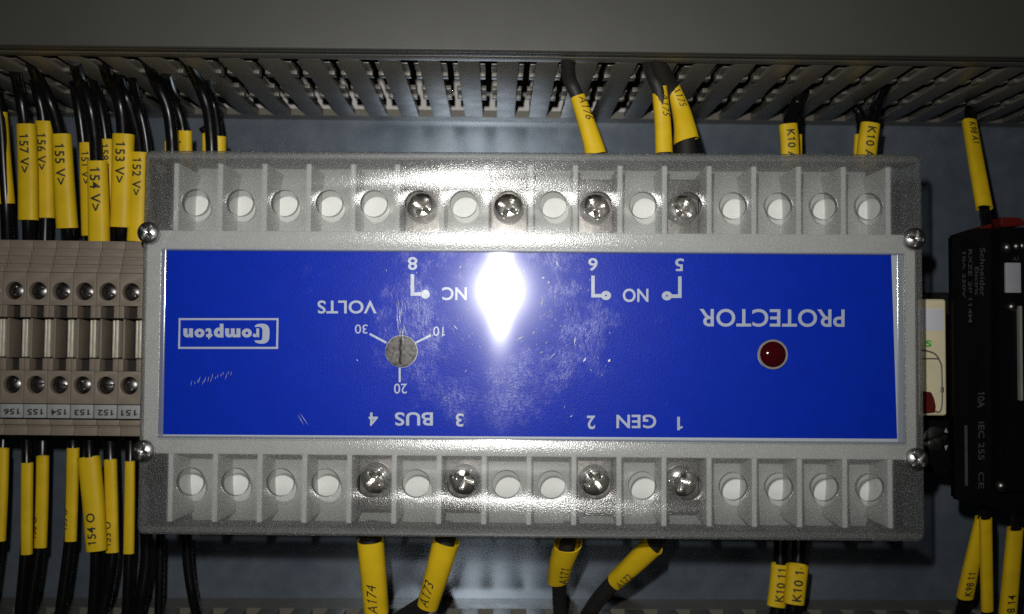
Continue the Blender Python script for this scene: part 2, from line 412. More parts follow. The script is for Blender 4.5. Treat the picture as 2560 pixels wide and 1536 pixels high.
def sleeve(parent, P, w0, w1, label=None, txt=None, at0=.06, size=.62, side=0.0, oval=.72, bold=.02, shear=0.0, rev=False, tilt=0.0):
    """yellow marker sleeve: hollow oval tube, P from its start to its end, widths in mm, print wrapped on its front"""
    path = catmull(P, 10); fr = frames(path); N_ = len(fr)
    ga = lambda q: (w0+(w1-w0)*q)/2
    mb = MB(); n = 28; vs = []; fs = []; th = .22
    for inner in (0, 1):
        for i, (p, t, s, nn) in enumerate(fr):
            q = i/(N_-1); a = ga(q)-th*inner; b = ga(q)*oval-th*inner
            for k in range(n):
                an = 2*math.pi*k/n; c, sn = math.cos(an), math.sin(an)
                ex = .82
                vs.append(p+s*(a*math.copysign(abs(c)**ex, c))+nn*(b*math.copysign(abs(sn)**ex, sn))+t*(tilt*(1 if i in (0, N_-1) else 0)*c))
    O = N_*n
    for i in range(N_-1):
        for k in range(n):
            k2 = (k+1) % n
            fs.append((i*n+k, i*n+k2, (i+1)*n+k2, (i+1)*n+k)); fs.append((O+i*n+k2, O+i*n+k, O+(i+1)*n+k, O+(i+1)*n+k2))
    for e in (0, N_-1):
        for k in range(n):
            k2 = (k+1) % n; fs.append((e*n+k, e*n+k2, O+e*n+k2, O+e*n+k))
    mb.add(vs, fs); o = mb.build('marker_sleeve', 'yellow', parent, 50)
    if label: o['label'] = label
    if txt:
        L = [0.0]
        for i in range(1, N_): L.append(L[-1]+(path[i]-path[i-1]).length)
        tot = L[-1]
        def pos(l):
            l = max(0, min(tot-1e-6, l)); i = 0
            while i < N_-2 and L[i+1] < l: i += 1
            f = (l-L[i])/max(1e-9, L[i+1]-L[i]); A, B = fr[i], fr[i+1]
            return [A[j].lerp(B[j], f) for j in range(4)]
        tv, tf, asp = text(txt, bold, shear, 1.05, .12)
        h = size*(w0+w1)/2; ln = h*asp; out = []; keep = []
        for u, v in tv:
            l = at0*tot+u*ln
            if rev: l = tot-l
            ok = .3 < l < tot-.3
            p, t, s, nn = pos(l); q = l/tot; a = ga(q); b = ga(q)*oval
            off = (v-.5)*h*(1 if not rev else -1)+side*a
            # "up" of the print is the reading direction turned a quarter left, as seen by the viewer
            up = -s
            x = max(-.97, min(.97, off/a)); hgt = b*(1-abs(x)**(2/.82))**(.82/2)
            out.append(p+up*(x*a)+nn*(hgt+.09)); keep.append(ok)
        tf = [f for f in tf if all(keep[i] for i in f)]
        if tf: MB().add(out, tf).build('lettering', 'ink', o, 0)
    return o

# ================================================================== THE SETTING
tag(MB().box(-190, 200, 0, 2, -150, 190).build('back_wall', 'panel', None, 0), kind='structure',
    label='blue-grey galvanised mounting plate at the back of the cabinet')

# ------------------------------------------------------------------ slotted trunking above and below
PITCH = 7.88; X0 = at(1220.5, 162, 190.6).x
def trunking(z, sgn, label, depth=62, lid=True, base=236.1):
    o = empty('wire_duct', (0, 0, 0), label, 'cable trunking', 'slotted cable trunking')
    Y = lambda d: d-241.0
    mb = MB(); T = 1.7
    def bx(x0, x1, d0, d1, r=0.0, bev=0.0):
        za, zb = z+sgn*r, z+sgn*T
        mb.box(x0, x1, Y(d0), Y(d1), min(za, zb), max(za, zb), bev)
    XL, XR = -150, 158
    bx(XL, XR, 185.3, 188.7, 0, .25); bx(XL, XR, base, 240.9)
    k = -19
    while X0+k*PITCH < XR-4:
        c = X0+k*PITCH
        if c-PITCH > XL:
            bx(c-PITCH+1.74, c-1.74, 188.7, base, 0, .18)
            for s in (-1, 1):
                cc = c if s < 0 else c-PITCH
                a, b_ = sorted((cc+s*.63, cc+s*1.74)) if s < 0 else (cc+.63, cc+1.74)
                if s < 0: a, b_ = c-1.76, c-.63
                else: a, b_ = c-PITCH+.63, c-PITCH+1.76
                for d0, d1, d2 in ((193.3, 199.3, 202), (213.0, 217.5, 219.4)):
                    bx(a, b_, d0, d1, .75, .1); bx(a, b_, d1, d2, .02, .12)
        k += 1
    mb.build('side_wall', 'duct', o)
    zz = sorted((z+sgn*T, z+sgn*depth))
    MB().box(XL, XR, Y(239.2), Y(240.6), zz[0]+.05, zz[1]).build('duct_floor', 'ductfloor', o)
    zf = sorted((z+sgn*depth, z+sgn*(depth+T)))
    MB().box(XL, XR, Y(185.3), Y(240.6), zf[0], zf[1]).build('outer_wall', 'duct', o)
    if lid:
        zl = sorted((z-sgn*.03, z+sgn*(depth+T+.6)))
        l = MB(); l.box(XL, XR, Y(181.5), Y(183.1), zl[0], zl[1], .5, seg=3)
        z3 = sorted((z-sgn*.03, z+sgn*1.3)); l.box(XL, XR, Y(183.0), Y(184.9), z3[0]+.01, z3[1], .12)
        l.build('duct_lid', 'lid', o)
    return o
ZT = at(1242, 305, 241).z; ZB = at(1242, 1497, 241).z
trunking(ZT, 1, 'grey slotted cable trunking with a plain lid running along the top')
trunking(ZB, -1, 'grey slotted cable trunking just showing along the bottom edge', base=232.0)
for z, d, r, dx in ((ZT+17, 229, 2.0, 3), (ZT+13, 214, 2.1, -6), (ZT+22, 220, 2.4, 2), (ZT+16, 203, 2.0, 8), (ZT+24, 207, 2.5, -4), (ZT+27, 232, 2.4, 1)):
    P = [Vector((x, d-241+1.2*math.sin(x*.05+dx), z+.8*math.sin(x*.04+dx*2))) for x in range(-145, 153, 12)]
    mb = MB(); tube(mb, catmull(P, 3), r, n=12)
    tag(mb.build('trunk_cable', 'cable'), 'black cable lying lengthwise inside the slotted trunking at the top', 'cable', 'cables lying inside the trunking')

# ------------------------------------------------------------------ mounting rail
mb = MB(); rz = at(1242, 902, 235).z
for s in (-1, 1):
    a, b = sorted((rz+s*12.8, rz+s*17.5)); mb.box(-160, 170, -7.6, -6.5, a, b, .2)
    a, b = sorted((rz+s*12.8, rz+s*11.7)); mb.box(-160, 170, -6.49, -1.2, a, b)
mb.box(-160, 170, -1.3, -.2, rz-11.6, rz+11.6)
tag(mb.build('mounting_rail', 'darksteel'), 'steel mounting rail behind the blue fronted relay', 'rail')

# ================================================================== THE RELAY
relay = empty('protector_relay', (6.29, -58, 0), 'blue fronted generator protector relay under a clear grained cover, mounted upside down', 'protection relay', rz=math.radians(-1.5))
UL, UR, VT, VB = -74.34, 74.57, 36.2, -37.15
CP = 8.613; CU = [-64.58+CP*i for i in range(16)]; HT, HB = 26.22, -27.25
TOPSCREW = (5, 7, 9, 11); BOTSCREW = (4, 6, 9, 11)
# window opening and the plate under it
wl, wr = dl(399, 860).x, dl(2262, 860).x
wt, wb = dl(1300, 628).z, dl(1300, 1101).z
dialp = dl(1002.6, 878.6, .5); ledp = dl(1932.5, 886.5, .5)

# body: middle block, cell walls, cell floors
b = MB()
b.box(-74.25, 73.9, 1.6, 46, -22.1, 21.0, .3)
xs = [CU[0]-CP/2+CP*i for i in range(17)]
for x in xs:
    b.box(x-.48, x+.48, 1.9, 15, 20.9, 34.1, .12); b.box(x-.48, x+.48, 1.9, 15, -35.1, -22.0, .12)
for s, v0, v1, v2 in ((1, 21.0, 30.4, 36.6), (-1, -22.1, -31.4, -37.5)):
    poly = [(20, v0-.5*s), (20, v2), (16.4, v2), (12.6, v1+.4*s), (11.9, v1-2.2*s), (11.8, v0+1.5*s), (11.0, v0-.5*s)]
    vs = []
    for x in (xs[0]-.4, xs[-1]+.4): vs += [(x, p[0], p[1]) for p in poly]
    n = len(poly); fs = [tuple(range(n)), tuple(range(2*n-1, n-1, -1))]+[(i, (i+1) % n, n+(i+1) % n, n+i) for i in range(n)]
    b.add(vs, fs)
    a, c = sorted((v0-.5*s, v2-.3*s)); b.box(xs[0]-.4, xs[-1]+.4, 19.8, 46, a, c, .4)
b.build('housing', 'body', relay)

# clear cover: front sheet with 32 holes and the window opening, and its skirt
cv = MB()
loops = [rrect(UL, UR, VB, VT, 1.3), rrect(wl, wr, wb, wt, .7)]
loops += [circle(u, HT, 2.55) for u in CU] + [circle(u, HB, 2.6) for u in CU]
sheet(cv, loops, 0, 1.5, .08, 'cover')
cv.mid('clear'); cv.mid('edge')
for i, f in enumerate(cv.f):                # the grain is on the outer face only; cut edges are frosted
    yc = sum(cv.v[k].y for k in f)/len(f)
    if yc > .2: cv.mi[i] = 1 if yc > 1.45 else 2
for a in ((UL+.05, UR-.05, VT-1.25, VT-.05), (UL+.05, UR-.05, VB+.05, VB+1.25)):
    cv.box(a[0], a[1], 1.52, 8.5, a[2], a[3], .25, 'edge')
for a in ((UL+.05, UL+1.0), (UR-1.0, UR-.05)):
    cv.box(a[0], a[1], 1.52, 8.5, VB+1.3, -22.3, .2, 'clear'); cv.box(a[0], a[1], 1.52, 8.5, 21.2, VT-1.3, .2, 'clear')
cv.build('front_cover', 'cover', relay)

# nameplate
fp = MB()
sheet(fp, [rrect(wl-.4, wr+.4, wb-.4, wt+.4, .3), circle(dialp.x, dialp.z, 3.12), circle(ledp.x, ledp.z, 2.85)], 1.0, 1.7)
plate = fp.build('nameplate', 'plate_white', relay, 30)
q = [dl(2228, 632, .95), dl(404, 620, .95), dl(399.5, 1086.5, .95), dl(2243, 1097.5, .95)]
xl = max(q[1].x, wl-.2)
cu = [(q[1].x, wt-.02), (q[0].x, wt-.02), (q[3].x, q[3].z), (q[2].x, q[2].z)]
bp = MB(); sheet(bp, [cu, circle(dialp.x, dialp.z, 3.12), circle(ledp.x, ledp.z, 2.85)], .955, .995)
bp.build('blue_print', 'print_blue', plate, 0)

lt = MB()
YT = .94
def face_text(s, x0, y0, x1, y1, bold=.012, rot=0.0, space=1.0):
    tv, tf, _ = text(s, bold, 0, space)
    cx, cy = (x0+x1)/2, (y0+y1)/2; ca, sa = math.cos(rot), math.sin(rot); pts = []
    for u, v in tv:
        px, py = x1-u*(x1-x0)-cx, y0+v*(y1-y0)-cy
        pts.append(dl(cx+px*ca-py*sa, cy+px*sa+py*ca, YT))
    lt.add(pts, tf)
def face_poly(pts): lt.add([dl(x, y, YT) for x, y in pts], [tuple(range(len(pts)))])
def face_line(x0, y0, x1, y1, wd):
    d = Vector((x1-x0, y1-y0)).normalized(); n = Vector((-d.y, d.x))*wd/2
    face_poly([(x0+n.x, y0+n.y), (x1+n.x, y1+n.y), (x1-n.x, y1-n.y), (x0-n.x, y0-n.y)])
def face_rect(x0, y0, x1, y1): face_poly([(x0, y0), (x1, y0), (x1, y1), (x0, y1)])
def face_ring(cx, cy, rx, ry, hole=0, n=28):
    o = [(cx+rx*math.cos(2*math.pi*k/n), cy+ry*math.sin(2*math.pi*k/n)) for k in range(n)]
    if not hole: face_poly(o); return
    i = [(cx+hole*math.cos(2*math.pi*k/n), cy+hole*math.sin(2*math.pi*k/n)) for k in range(n)]
    lt.add([dl(x, y, YT) for x, y in o+i], [(k, (k+1) % n, n+(k+1) % n, n+k) for k in range(n)])
BLD = .018
face_text('8', 1019.6, 643, 1043.6, 675.5, BLD)
face_text('6', 1470.6, 645.6, 1494, 677.6, BLD)
face_text('5', 1688, 646.4, 1709.4, 678.2, BLD)
face_text('NC', 1105.6, 718.3, 1167, 751, BLD)
face_text('NO', 1557, 722, 1621, 755.7, BLD)
face_text('VOLTS', 793.7, 751.5, 941.4, 784.4, BLD)
face_text('PROTECTOR', 1749, 773, 2111.4, 817.5, BLD*.9, math.radians(.2))
face_text('30', 887.3, 811.8, 919, 834.5, .004)
face_text('10', 1083, 817, 1113, 841.5, .004, math.radians(3))
face_text('20', 985, 959.5, 1017.6, 984.5, .004)
face_text('4', 921.8, 1031.8, 944.8, 1065.3, BLD)
face_text('BUS', 987, 1031, 1082.3, 1064.7, BLD)
face_text('3', 1139.6, 1033.7, 1159, 1067, BLD)
face_text('2', 1467.4, 1039.6, 1488.2, 1073.4, BLD)
face_text('GEN', 1541, 1037, 1640.6, 1071.3, BLD)
face_text('1', 1693, 1042.6, 1707, 1076, BLD)
# contact hooks
face_rect(1026.4, 686, 1035.6, 739.8); face_rect(1035.6, 731.4, 1054, 739.8); face_ring(1063.3, 736, 11.5, 11.2)
face_rect(1478.2, 689.5, 1486.8, 744); face_rect(1486.8, 735.4, 1504, 744); face_ring(1515, 739.2, 12.5, 11.4, 2.4)
face_rect(1695.2, 691.5, 1704, 745.4); face_rect(1679, 736.4, 1695.2, 745.4); face_ring(1667.4, 740, 12.8, 11.4, 2.4)
# dial ticks
face_line(924, 835, 966, 857.5, 5.2); face_line(1077.5, 838.5, 1038.5, 857.5, 5.2); face_line(999.2, 920, 999.2, 955.5, 5)
# maker's box and wordmark
S = 9.163
def z4(x, y): return (440+x/S, 780+y/S)
for x0, y0, x1, y1 in ((60, 145, 2350, 190), (50, 803, 2340, 850)):
    face_poly([z4(x0, y0), z4(x1, y0), z4(x1, y1), z4(x0, y1)])
face_poly([z4(62, 190), z4(104, 190), z4(92, 803), z4(48, 803)])
face_poly([z4(2304, 190), z4(2350, 190), z4(2338, 803), z4(2292, 803)])
cpo = [(1805, 325), (1840, 292), (1900, 275), (1965, 270), (2030, 277), (2085, 300), (2120, 340), (2140, 395), (2143, 500), (2136, 610), (2115, 665), (2075, 705), (2020, 728),
       (1950, 733), (1880, 722), (1825, 700), (1806, 680), (1798, 655), (1925, 655), (1965, 640), (1977, 600), (1982, 420), (1970, 380), (1945, 355), (1910, 345), (1810, 348)]
tv = [z4(*p) for p in cpo]
sl = MB(); sheet(sl, [[(x, y) for x, y in tv]], 0, 0.0)
lt.add([dl(p.x, p.z, YT) for p in sl.v], sl.f)
def logo_text(s, x0, y0, x1, y1, bold=.055):
    a, c = z4(x0, y0), z4(x1, y1); face_text(s, a[0], a[1], c[0], c[1], bold)
logo_text('r', 1752, 380, 1905, 582, .05); logo_text('o', 1508, 383, 1738, 590, .06); logo_text('m', 1125, 380, 1476, 588, .055)
logo_text('p', 866, 272, 1088, 588, .055); logo_text('t', 680, 375, 840, 636, .05); logo_text('o', 424, 383, 655, 590, .06); logo_text('n', 168, 380, 390, 588, .06)
lt.build('lettering', 'print_white', plate, 0)

# polished window in the cover
pn = MB(); pn_loops = [rrect(wl+.05, wr-.05, wb+.05, wt-.05, .6), circle(dialp.x, dialp.z, 3.0), circle(ledp.x, ledp.z, 2.75)]
sheet(pn, pn_loops, .30, .62)
pane = pn.build('window_pane', 'window', relay, 0)
uv = pane.data.uv_layers.new(name='UVMap')
for lp in pane.data.loops:
    c = pane.data.vertices[lp.vertex_index].co; uv.data[lp.index].uv = (c.x, c.z)
# scratches and nicks scored into the pane
sc = MB()
def nick(px, py, ln, wd, ang):
    a = math.radians(ang); d = Vector((math.cos(a), math.sin(a)))*ln/2; n = Vector((-d.y, d.x)).normalized()*wd/2
    P = [(px-d.x, py-d.y), (px+n.x, py+n.y), (px+d.x, py+d.y), (px-n.x, py-n.y)]
    v = [dl(x, y, .285) for x, y in P]+[dl(px, py, .25)]
    sc.add(v, [(0, 1, 4), (1, 2, 4), (2, 3, 4), (3, 0, 4)])
for a in ((1461.5, 900, 14, 4.5, -60), (1523, 902, 9, 6, -50), (1393, 660, 20, 3, 65), (1310, 679, 16, 3, 55), (1139, 819, 16, 2.5, 48), (1300, 846, 22, 2.6, -32), (1437, 852, 24, 3, -82),
          (1355, 757, 26, 2, -75), (1383, 888, 26, 1.6, -48), (1334, 832, 14, 2, -45), (1372, 706, 9, 3, 70), (1151, 668, 8, 3, -60), (1358, 695, 7, 5, 0), (893, 901, 6, 2, 55), (1428, 1041, 6, 3, -20), (760, 1048, 40, 1.2, 56), (752, 1050, 34, 1, 60)):
    nick(*a)
rs = random.Random(3)
for k in range(130):                        # fine rubs crowd around the middle of the window
    ang = rs.choice((-62, -50, 55, 78, -80))+rs.uniform(-14, 14)
    nick(1300+rs.gauss(0, 135), 800+rs.gauss(0, 85), rs.uniform(3, 10), rs.uniform(.8, 1.5), ang)
for k in range(16):
    nick(480+k*6.5+rs.uniform(-2, 2), 958-k*1.6+rs.uniform(-5, 5), rs.uniform(8, 20), .9, -78+rs.uniform(-6, 6))
for k in range(22):                         # driver slips above the dial
    nick(1000+rs.uniform(-8, 14), 800+rs.uniform(-45, 45), rs.uniform(15, 50), 1.1, 82+rs.uniform(-10, 14))
sc.build('scratches', 'scratch', pane, 0)

# rounded bezel between cover and window
bz = MB()
def fillet(p0, p1, inward, wd, dep, n=8):   # p0, p1 in (x, z); concave quarter round from the cover's face down to the plate
    vs = []; fs = []
    for i in range(n+1):
        a = math.pi/2*i/n; o = wd*(1-math.cos(a)); y = .04+dep*math.sin(a) if False else .04+dep*(1-math.cos(math.pi/2*(i/n)))**.8
        o = wd*math.sin(math.pi/2*i/n)
        for p in (p0, p1): vs.append((p[0]+inward[0]*o, y, p[1]+inward[1]*o))
    for i in range(n): fs.append((2*i, 2*i+1, 2*i+3, 2*i+2))
    bz.add(vs, fs)
fillet((wl-.02, wb), (wl-.02, wt), (1, 0), .95, .24); fillet((wr+.02, wb), (wr+.02, wt), (-1, 0), 1.35, .24)
fillet((wl, wt+.02), (wr, wt+.02), (0, -1), .32, .24); fillet((wl, wb-.02), (wr, wb-.02), (0, 1), .32, .24)
bz.build('window_bezel', 'bezel', relay, 60)

# volts dial and lamp
dm = MB()
slot_dark = set(); vs = []; fs = []; n = 120; rg = 40; rr = random.Random(5)
for i in range(rg+1):
    q = 2.95*i/rg
    for k in range(n):
        a = 2*math.pi*k/n; x, z = q*math.cos(a), q*math.sin(a); h = .1*(1-(q/2.95)**6)
        if abs(x+.1+.06*math.sin(z*3)) < .17 and abs(z) < 2.5: h -= .75; slot_dark.add((i, k))
        if (x+1.25)**2+(z-.65)**2 < .05: h -= .3
        vs.append((dialp.x+x, .62-h+rr.uniform(-.006, .006), dialp.z+z))
for i in range(rg):
    for k in range(n): k2 = (k+1) % n; fs.append((i*n+k, i*n+k2, (i+1)*n+k2, (i+1)*n+k))
dk = [all(divmod(q, n) in slot_dark for q in f) for f in fs]  # slot faces coloured dark: painted groove shade along with debris
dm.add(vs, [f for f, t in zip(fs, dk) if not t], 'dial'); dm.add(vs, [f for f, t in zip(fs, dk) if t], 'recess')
dm.lathe([(2.95, .63), (2.95, 3)], (dialp.x, 0, dialp.z), n=64, m='dial', cap=False)
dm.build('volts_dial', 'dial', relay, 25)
lm = MB(); lm.lathe([(2.84, .5), (2.84, .45), (2.62, .45), (2.62, 2.5)], (ledp.x, 0, ledp.z), n=48)
ring = lm.build('indicator_lamp', 'ring', relay, 30)
lz = MB(); lz.lathe([(2.6, 1.6)]+[(2.6*math.cos(t), .9-1.3*math.sin(t)) for t in [math.pi/2*i/10 for i in range(11)]], (ledp.x, 0, ledp.z), n=40)
lz.build('lamp_lens', 'led', ring, 60)

# cover screws
cs = screw_mesh(2.08, .85, .75, .42, .75, 'cross')
first = None
for (x, y), a in zip(((374, 583), (2283, 598), (362, 1127), (2289, 1147)), (38, 12, 20, 50)):
    p = dl(x, y, 0)
    if first is None:
        first = cs.build('cover_screw', 'steel', relay, 35); o = first
    else:
        o = linked(first.data, 'cover_screw', relay, (0, 0, 0))
    o.location = Vector((p.x, -.02, p.z))*K; o.rotation_euler = (0, math.radians(a), 0)
# terminal screws with their clamp plates
ts = screw_mesh(2.95, .75, 1.6, .56, 1.15, 'combi'); first = None; cl0 = None
cl = MB(); cl.box(-3.8, 3.8, 9.4, 10.6, -5.2, 6.8, .5, seg=3)
for row, hv, idx, sg in ((0, HT, TOPSCREW, 1), (1, HB, BOTSCREW, -1)):
    for i in idx:
        ang = {5: -58, 7: 28, 9: -18, 11: 32, 4: 66, 6: 40}[i]+(0 if row == 0 else 70)
        loc = (CU[i]+random.uniform(-.12, .12), 8.6 if row == 0 else 8.9, hv+.1)
        if first is None:
            first = ts.build('terminal_screw', 'nickel', relay, 35); o = first
            cl0 = cl.build('wire_clamp', 'brass', relay, 35); c = cl0
        else:
            o = linked(first.data, 'terminal_screw', relay, loc); c = linked(cl0.data, 'wire_clamp', relay, loc)
        o.location = Vector(loc)*K; o.rotation_euler = (math.radians(random.uniform(-5, 5)), math.radians(ang), math.radians(random.uniform(-5, 5)))
        c.location = Vector((CU[i], 0, hv))*K; c.rotation_euler = (math.radians(random.uniform(-2, 2)), 0 if sg > 0 else math.pi, 0)

# ================================================================== TERMINAL BLOCKS
TB0, TB1 = at(35, 727, 200), at(328, 731, 200); TC0 = at(32.5, 844, 200); TC1 = at(325, 847.5, 200)
PT = (TB1.x-TB0.x)/5; HZ = 9.7
def terminal_proto():
    mb = MB(); W = PT/2-.05
    for s in (1, -1):
        lp = [[(-W, s*6.75), (W, s*6.75), (W, s*13.55), (-W, s*13.55)], circle(0, s*HZ, 1.84, 32)]
        sheet(mb, lp, 0, 3.2, .08)
        for a, c in ((-W, -1.36), (1.36, W)):
            z = sorted((s*4.25, s*6.72)); mb.box(a, c, .02, 5, z[0], z[1], .08)
        z = sorted((s*4.2, s*13.4)); mb.box(-W, W, 3.25, 30, z[0], z[1])
    mb.box(-W, W, 7.5, 30, -4.25, 4.25)
    mb.box(-W, -W+.45, 2.2, 7.6, -4.2, 4.2, .08)
    for i, (z, y) in enumerate(((13.62, .5), (15.35, 1.1), (17.05, 1.8), (18.75, 2.6))):
        mb.box(-W, W, y, 30-i, z, z+1.1+(.5 if i == 3 else 0), .15); mb.box(-W+.05, W-.05, y+1.1, 29-i, z+1.0, z+1.8)
    mb.box(-W, W, 1.6, 30, -16.7, -13.6)
    mb.box(-W, W, 1.6, 29, -18.1, -16.95, .15); mb.box(-W+.05, W-.05, 2.7, 28, -18.6, -18); mb.box(-W, W, 2.2, 29, -20.3, -18.55, .15)
    return mb
def shade_sheets():  # thin dark sheets added as painted shade in recess and notches
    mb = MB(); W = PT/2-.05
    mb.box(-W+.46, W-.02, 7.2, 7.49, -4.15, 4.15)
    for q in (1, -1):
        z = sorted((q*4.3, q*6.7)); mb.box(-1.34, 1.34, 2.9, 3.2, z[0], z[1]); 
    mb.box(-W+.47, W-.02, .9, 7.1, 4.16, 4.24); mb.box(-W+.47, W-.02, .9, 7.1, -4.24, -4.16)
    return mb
tsc = screw_mesh(1.72, .55, .3, .2, .4, 'slot', 40, 14)
jb = MB(); jb.box(-.75, -.25, 5.2, 7.15, -4.1, 4.1, .2, seg=3); jb.box(.05, .75, 4.6, 7.15, -4.1, 4.1, .25, seg=3)
mk = MB(); mk.box(-PT/2+.12, PT/2-.12, .15, 1.55, -16.55, -13.7, .18)
proto = None
NUM = ['157', '156', '155', '154', '153', '152', '151']
for i, num in enumerate(NUM):
    f = (i-1)/5
    loc = TC0.lerp(TC1, f)
    t = empty('terminal_block', loc, 'beige terminal block carrying the white marker %s' % num, 'terminal block', 'row of beige terminal blocks')
    if proto is None:
        tb = terminal_proto().build('block_body', 'beige', t, 30); scr = tsc.build('clamp_screw', 'darksteel', t, 40)
        jbo = jb.build('jumper_bar', 'bar', t, 40); mko = mk.build('marker_tag', 'white', t, 40); rl = shade_sheets().build('recess_shade', 'recess', t, 30); proto = (tb, scr, jbo, mko, rl)
        scr.location = Vector((0, 1.6, HZ))*K; s2 = linked(scr.data, 'clamp_screw', t, (0, 1.6, -HZ)); m_ = mko
    else:
        linked(proto[0].data, 'block_body', t, (0, 0, 0)); linked(proto[4].data, 'recess_shade', t, (0, 0, 0))
        linked(proto[1].data, 'clamp_screw', t, (0, 1.6+random.uniform(-.3, .3), HZ), random.uniform(0, 3))
        s2 = linked(proto[1].data, 'clamp_screw', t, (0, 1.6+random.uniform(-.3, .3), -HZ), random.uniform(0, 3))
        linked(proto[2].data, 'jumper_bar', t, (random.uniform(-.15, .1), 0, 0)); m_ = linked(proto[3].data, 'marker_tag', t, (0, 0, 0))
    tv, tf, _ = text(num, .03)
    MB().add([(1.75-u*3.3, .12, -14.65-v*1.25+(u-.5)*-.1) for u, v in tv], tf).build('lettering', 'ink', m_, 0)

# ================================================================== RELAY MODULE, ITS SOCKET AND THE RELAY BASE ON THE RIGHT
def P3(px, py, d): return at(px, py, d)
cr = empty('relay_module', (0, 0, 0), 'cream plug-in relay with a white window and green lettering, half hidden by the clear cover', 'relay')
a = P3(2367, 748, 197); c = P3(2367, 1040, 197)
mb = MB(); xr, zt, zb = a.x-.1, a.z, c.z
Y = 197-241
mb.box(81.6, xr, Y, Y+26, zb, zt, .7, seg=3)
cb = mb.build('module_body', 'cream', cr)
p, q_ = P3(2300, 772, 196.9), P3(2360, 827, 196.9)
mb = MB(); sheet(mb, [rrect(82.0, q_.x, q_.z, p.z, .5)], Y-.12, Y+.2, .05); mb.build('window', 'offwhite', cr)
g = MB()
for pts, wd in (([(2300, 876), (2318, 878), (2338, 886), (2350, 905), (2354, 925), (2353, 1024), (2325, 1024)], .35), ([(2300, 898), (2326, 897), (2348, 898)], .3)):
    path = catmull([P3(x, y, 196.9) for x, y in pts], 5); tube(g, path, wd/2, .08, n=8)
g.build('flap_outline', 'duct', cr, 40)
mb = MB(); p = P3(2355, 975, 197); mb.box(p.x-.35, p.x+.35, Y-.1, Y+.3, p.z-.55, p.z+.55, .06); mb.build('latch', 'steel', cr)
lv = MB(); pts = [P3(x, y, 197) for x, y in ((2300, 978), (2322, 980), (2329, 995), (2333, 1015), (2331, 1030), (2300, 1033))]
lv.prism([(p.x, p.z) for p in pts], Y-1.2, Y+.2, .12); lv.build('test_lever', 'red', cr)
tv, tf, _ = text('S', .04)
A, B = P3(2314, 868, 196.8), P3(2329.5, 851, 196.8)
MB().add([(A.x+u*(B.x-A.x), Y-.06, A.z+v*(B.z-A.z)) for u, v in tv], tf).build('lettering', 'greenink', cr, 0)
sk = empty('relay_socket', (0, 0, 0), 'black relay socket with a silver screw and two white arrow marks, below the cream relay', 'relay socket', 'relay sockets')
a = P3(2374, 1046, 207); c = P3(2374, 1186, 207); Ys = 207-241
mb = MB(); mb.prism([(80, a.z), (a.x, a.z), (a.x, c.z), (a.x-3.2, c.z+.3), (80, c.z+2.6)], Ys, Ys+28, .3); mb.build('socket_body', 'black', sk)
ssc = screw_mesh(2.6, .3, .3, .55, .35, 'slot', 40, 14); so = ssc.build('terminal_screw', 'darksteel', sk, 40)
p = P3(2336, 1097, 206.6); so.location = p*K; so.rotation_euler = (0, math.radians(72), 0)
tr = MB()
for y0, y1 in ((1082, 1070), (1114, 1127)):
    tr.add([P3(2360, y0, 206.85), P3(2370, y0, 206.85), P3(2365, y1, 206.85)], [(0, 1, 2)])
tr.build('arrow_marks', 'white', sk, 0)

kb = empty('relay_socket', (0, 0, 0), 'tall black relay socket with a white marker tab and red clip, at the right edge', 'relay socket', 'relay sockets')
d = 195.0; Yk = d-241
def k2(px, py, dd=d): p = P3(px, py, dd); return (p.x, p.z)
mb = MB()
mb.prism([k2(2383, 588), k2(2432, 572), k2(2640, 566), k2(2640, 1300), k2(2520, 1278), k2(2390, 1250)], Yk, Yk+2.6, .4)
xl_ = k2(2383, 588)[0]+17; z0_, z1_ = k2(2383, 1180)[1], k2(2383, 640)[1]
mb.box(xl_, xl_+50, Yk+2.61, -8, z0_, z1_, .5)
mb.prism([k2(2502, 570, 191), k2(2640, 566, 191), k2(2640, 1230, 191), k2(2502, 1230, 191)], Yk-4, Yk+.01, .5)
for x0, y0, x1, y1 in ((2394, 720, 2474, 722.5), (2394, 1052, 2474, 1055), (2507, 640, 2509, 1180)):
    a, c = P3(x0, y0, d-.05 if x1 < 2480 else d-4.05), P3(x1, y1, d-.05 if x1 < 2480 else d-4.05)
    mb.box(a.x, c.x, a.y, a.y+.3, c.z, a.z)
mb.build('socket_body', 'black', kb)
rc = MB(); rc.prism([k2(2434, 572, 199), k2(2462, 563, 199), k2(2462, 576, 199), k2(2434, 578, 199)], Yk+1, Yk+8, .2)
rc.prism([k2(2484, 548, 199), k2(2534, 548, 199), k2(2548, 567, 199), k2(2484, 572, 199)], Yk+1, Yk+9, .3)
rc.build('release_clip', 'red', kb)
a, c = P3(2512, 657, 190.8), P3(2551.5, 733, 190.8)
MB().box(a.x, c.x, a.y-.3, a.y+1, c.z, a.z, .2).build('marker_tab', 'greytab', kb)
a, c = P3(2543, 765, 190.8), P3(2553, 1002, 190.8)
MB().box(a.x, c.x, a.y-.9, a.y+1, c.z, a.z, .25).build('retaining_strip', 'ring', kb)
for x, y, r in ((2518, 619, 1.3), (2541, 616, 1.0), (2555, 615, 1.0), (2529, 767, 1.1), (2503, 1215, 1.2)):
    p = P3(x, y, 190.9); mb = MB(); mb.lathe([(r, .1)]+[(r*math.cos(t), -.9*r*math.sin(t)) for t in [math.pi/2*i/6 for i in range(7)]], p, n=20)
    mb.build('terminal_screw', 'darksteel', kb, 60)
wm = MB()
def side_text(s, x0, y0, x1, y1, dd=d-.08, bold=.01):       # reads downwards, tops of the letters to the right
    tv, tf, _ = text(s, bold)
    wm.add([P3(x0+v*(x1-x0), y0+u*(y1-y0), dd) for u, v in tv], tf)
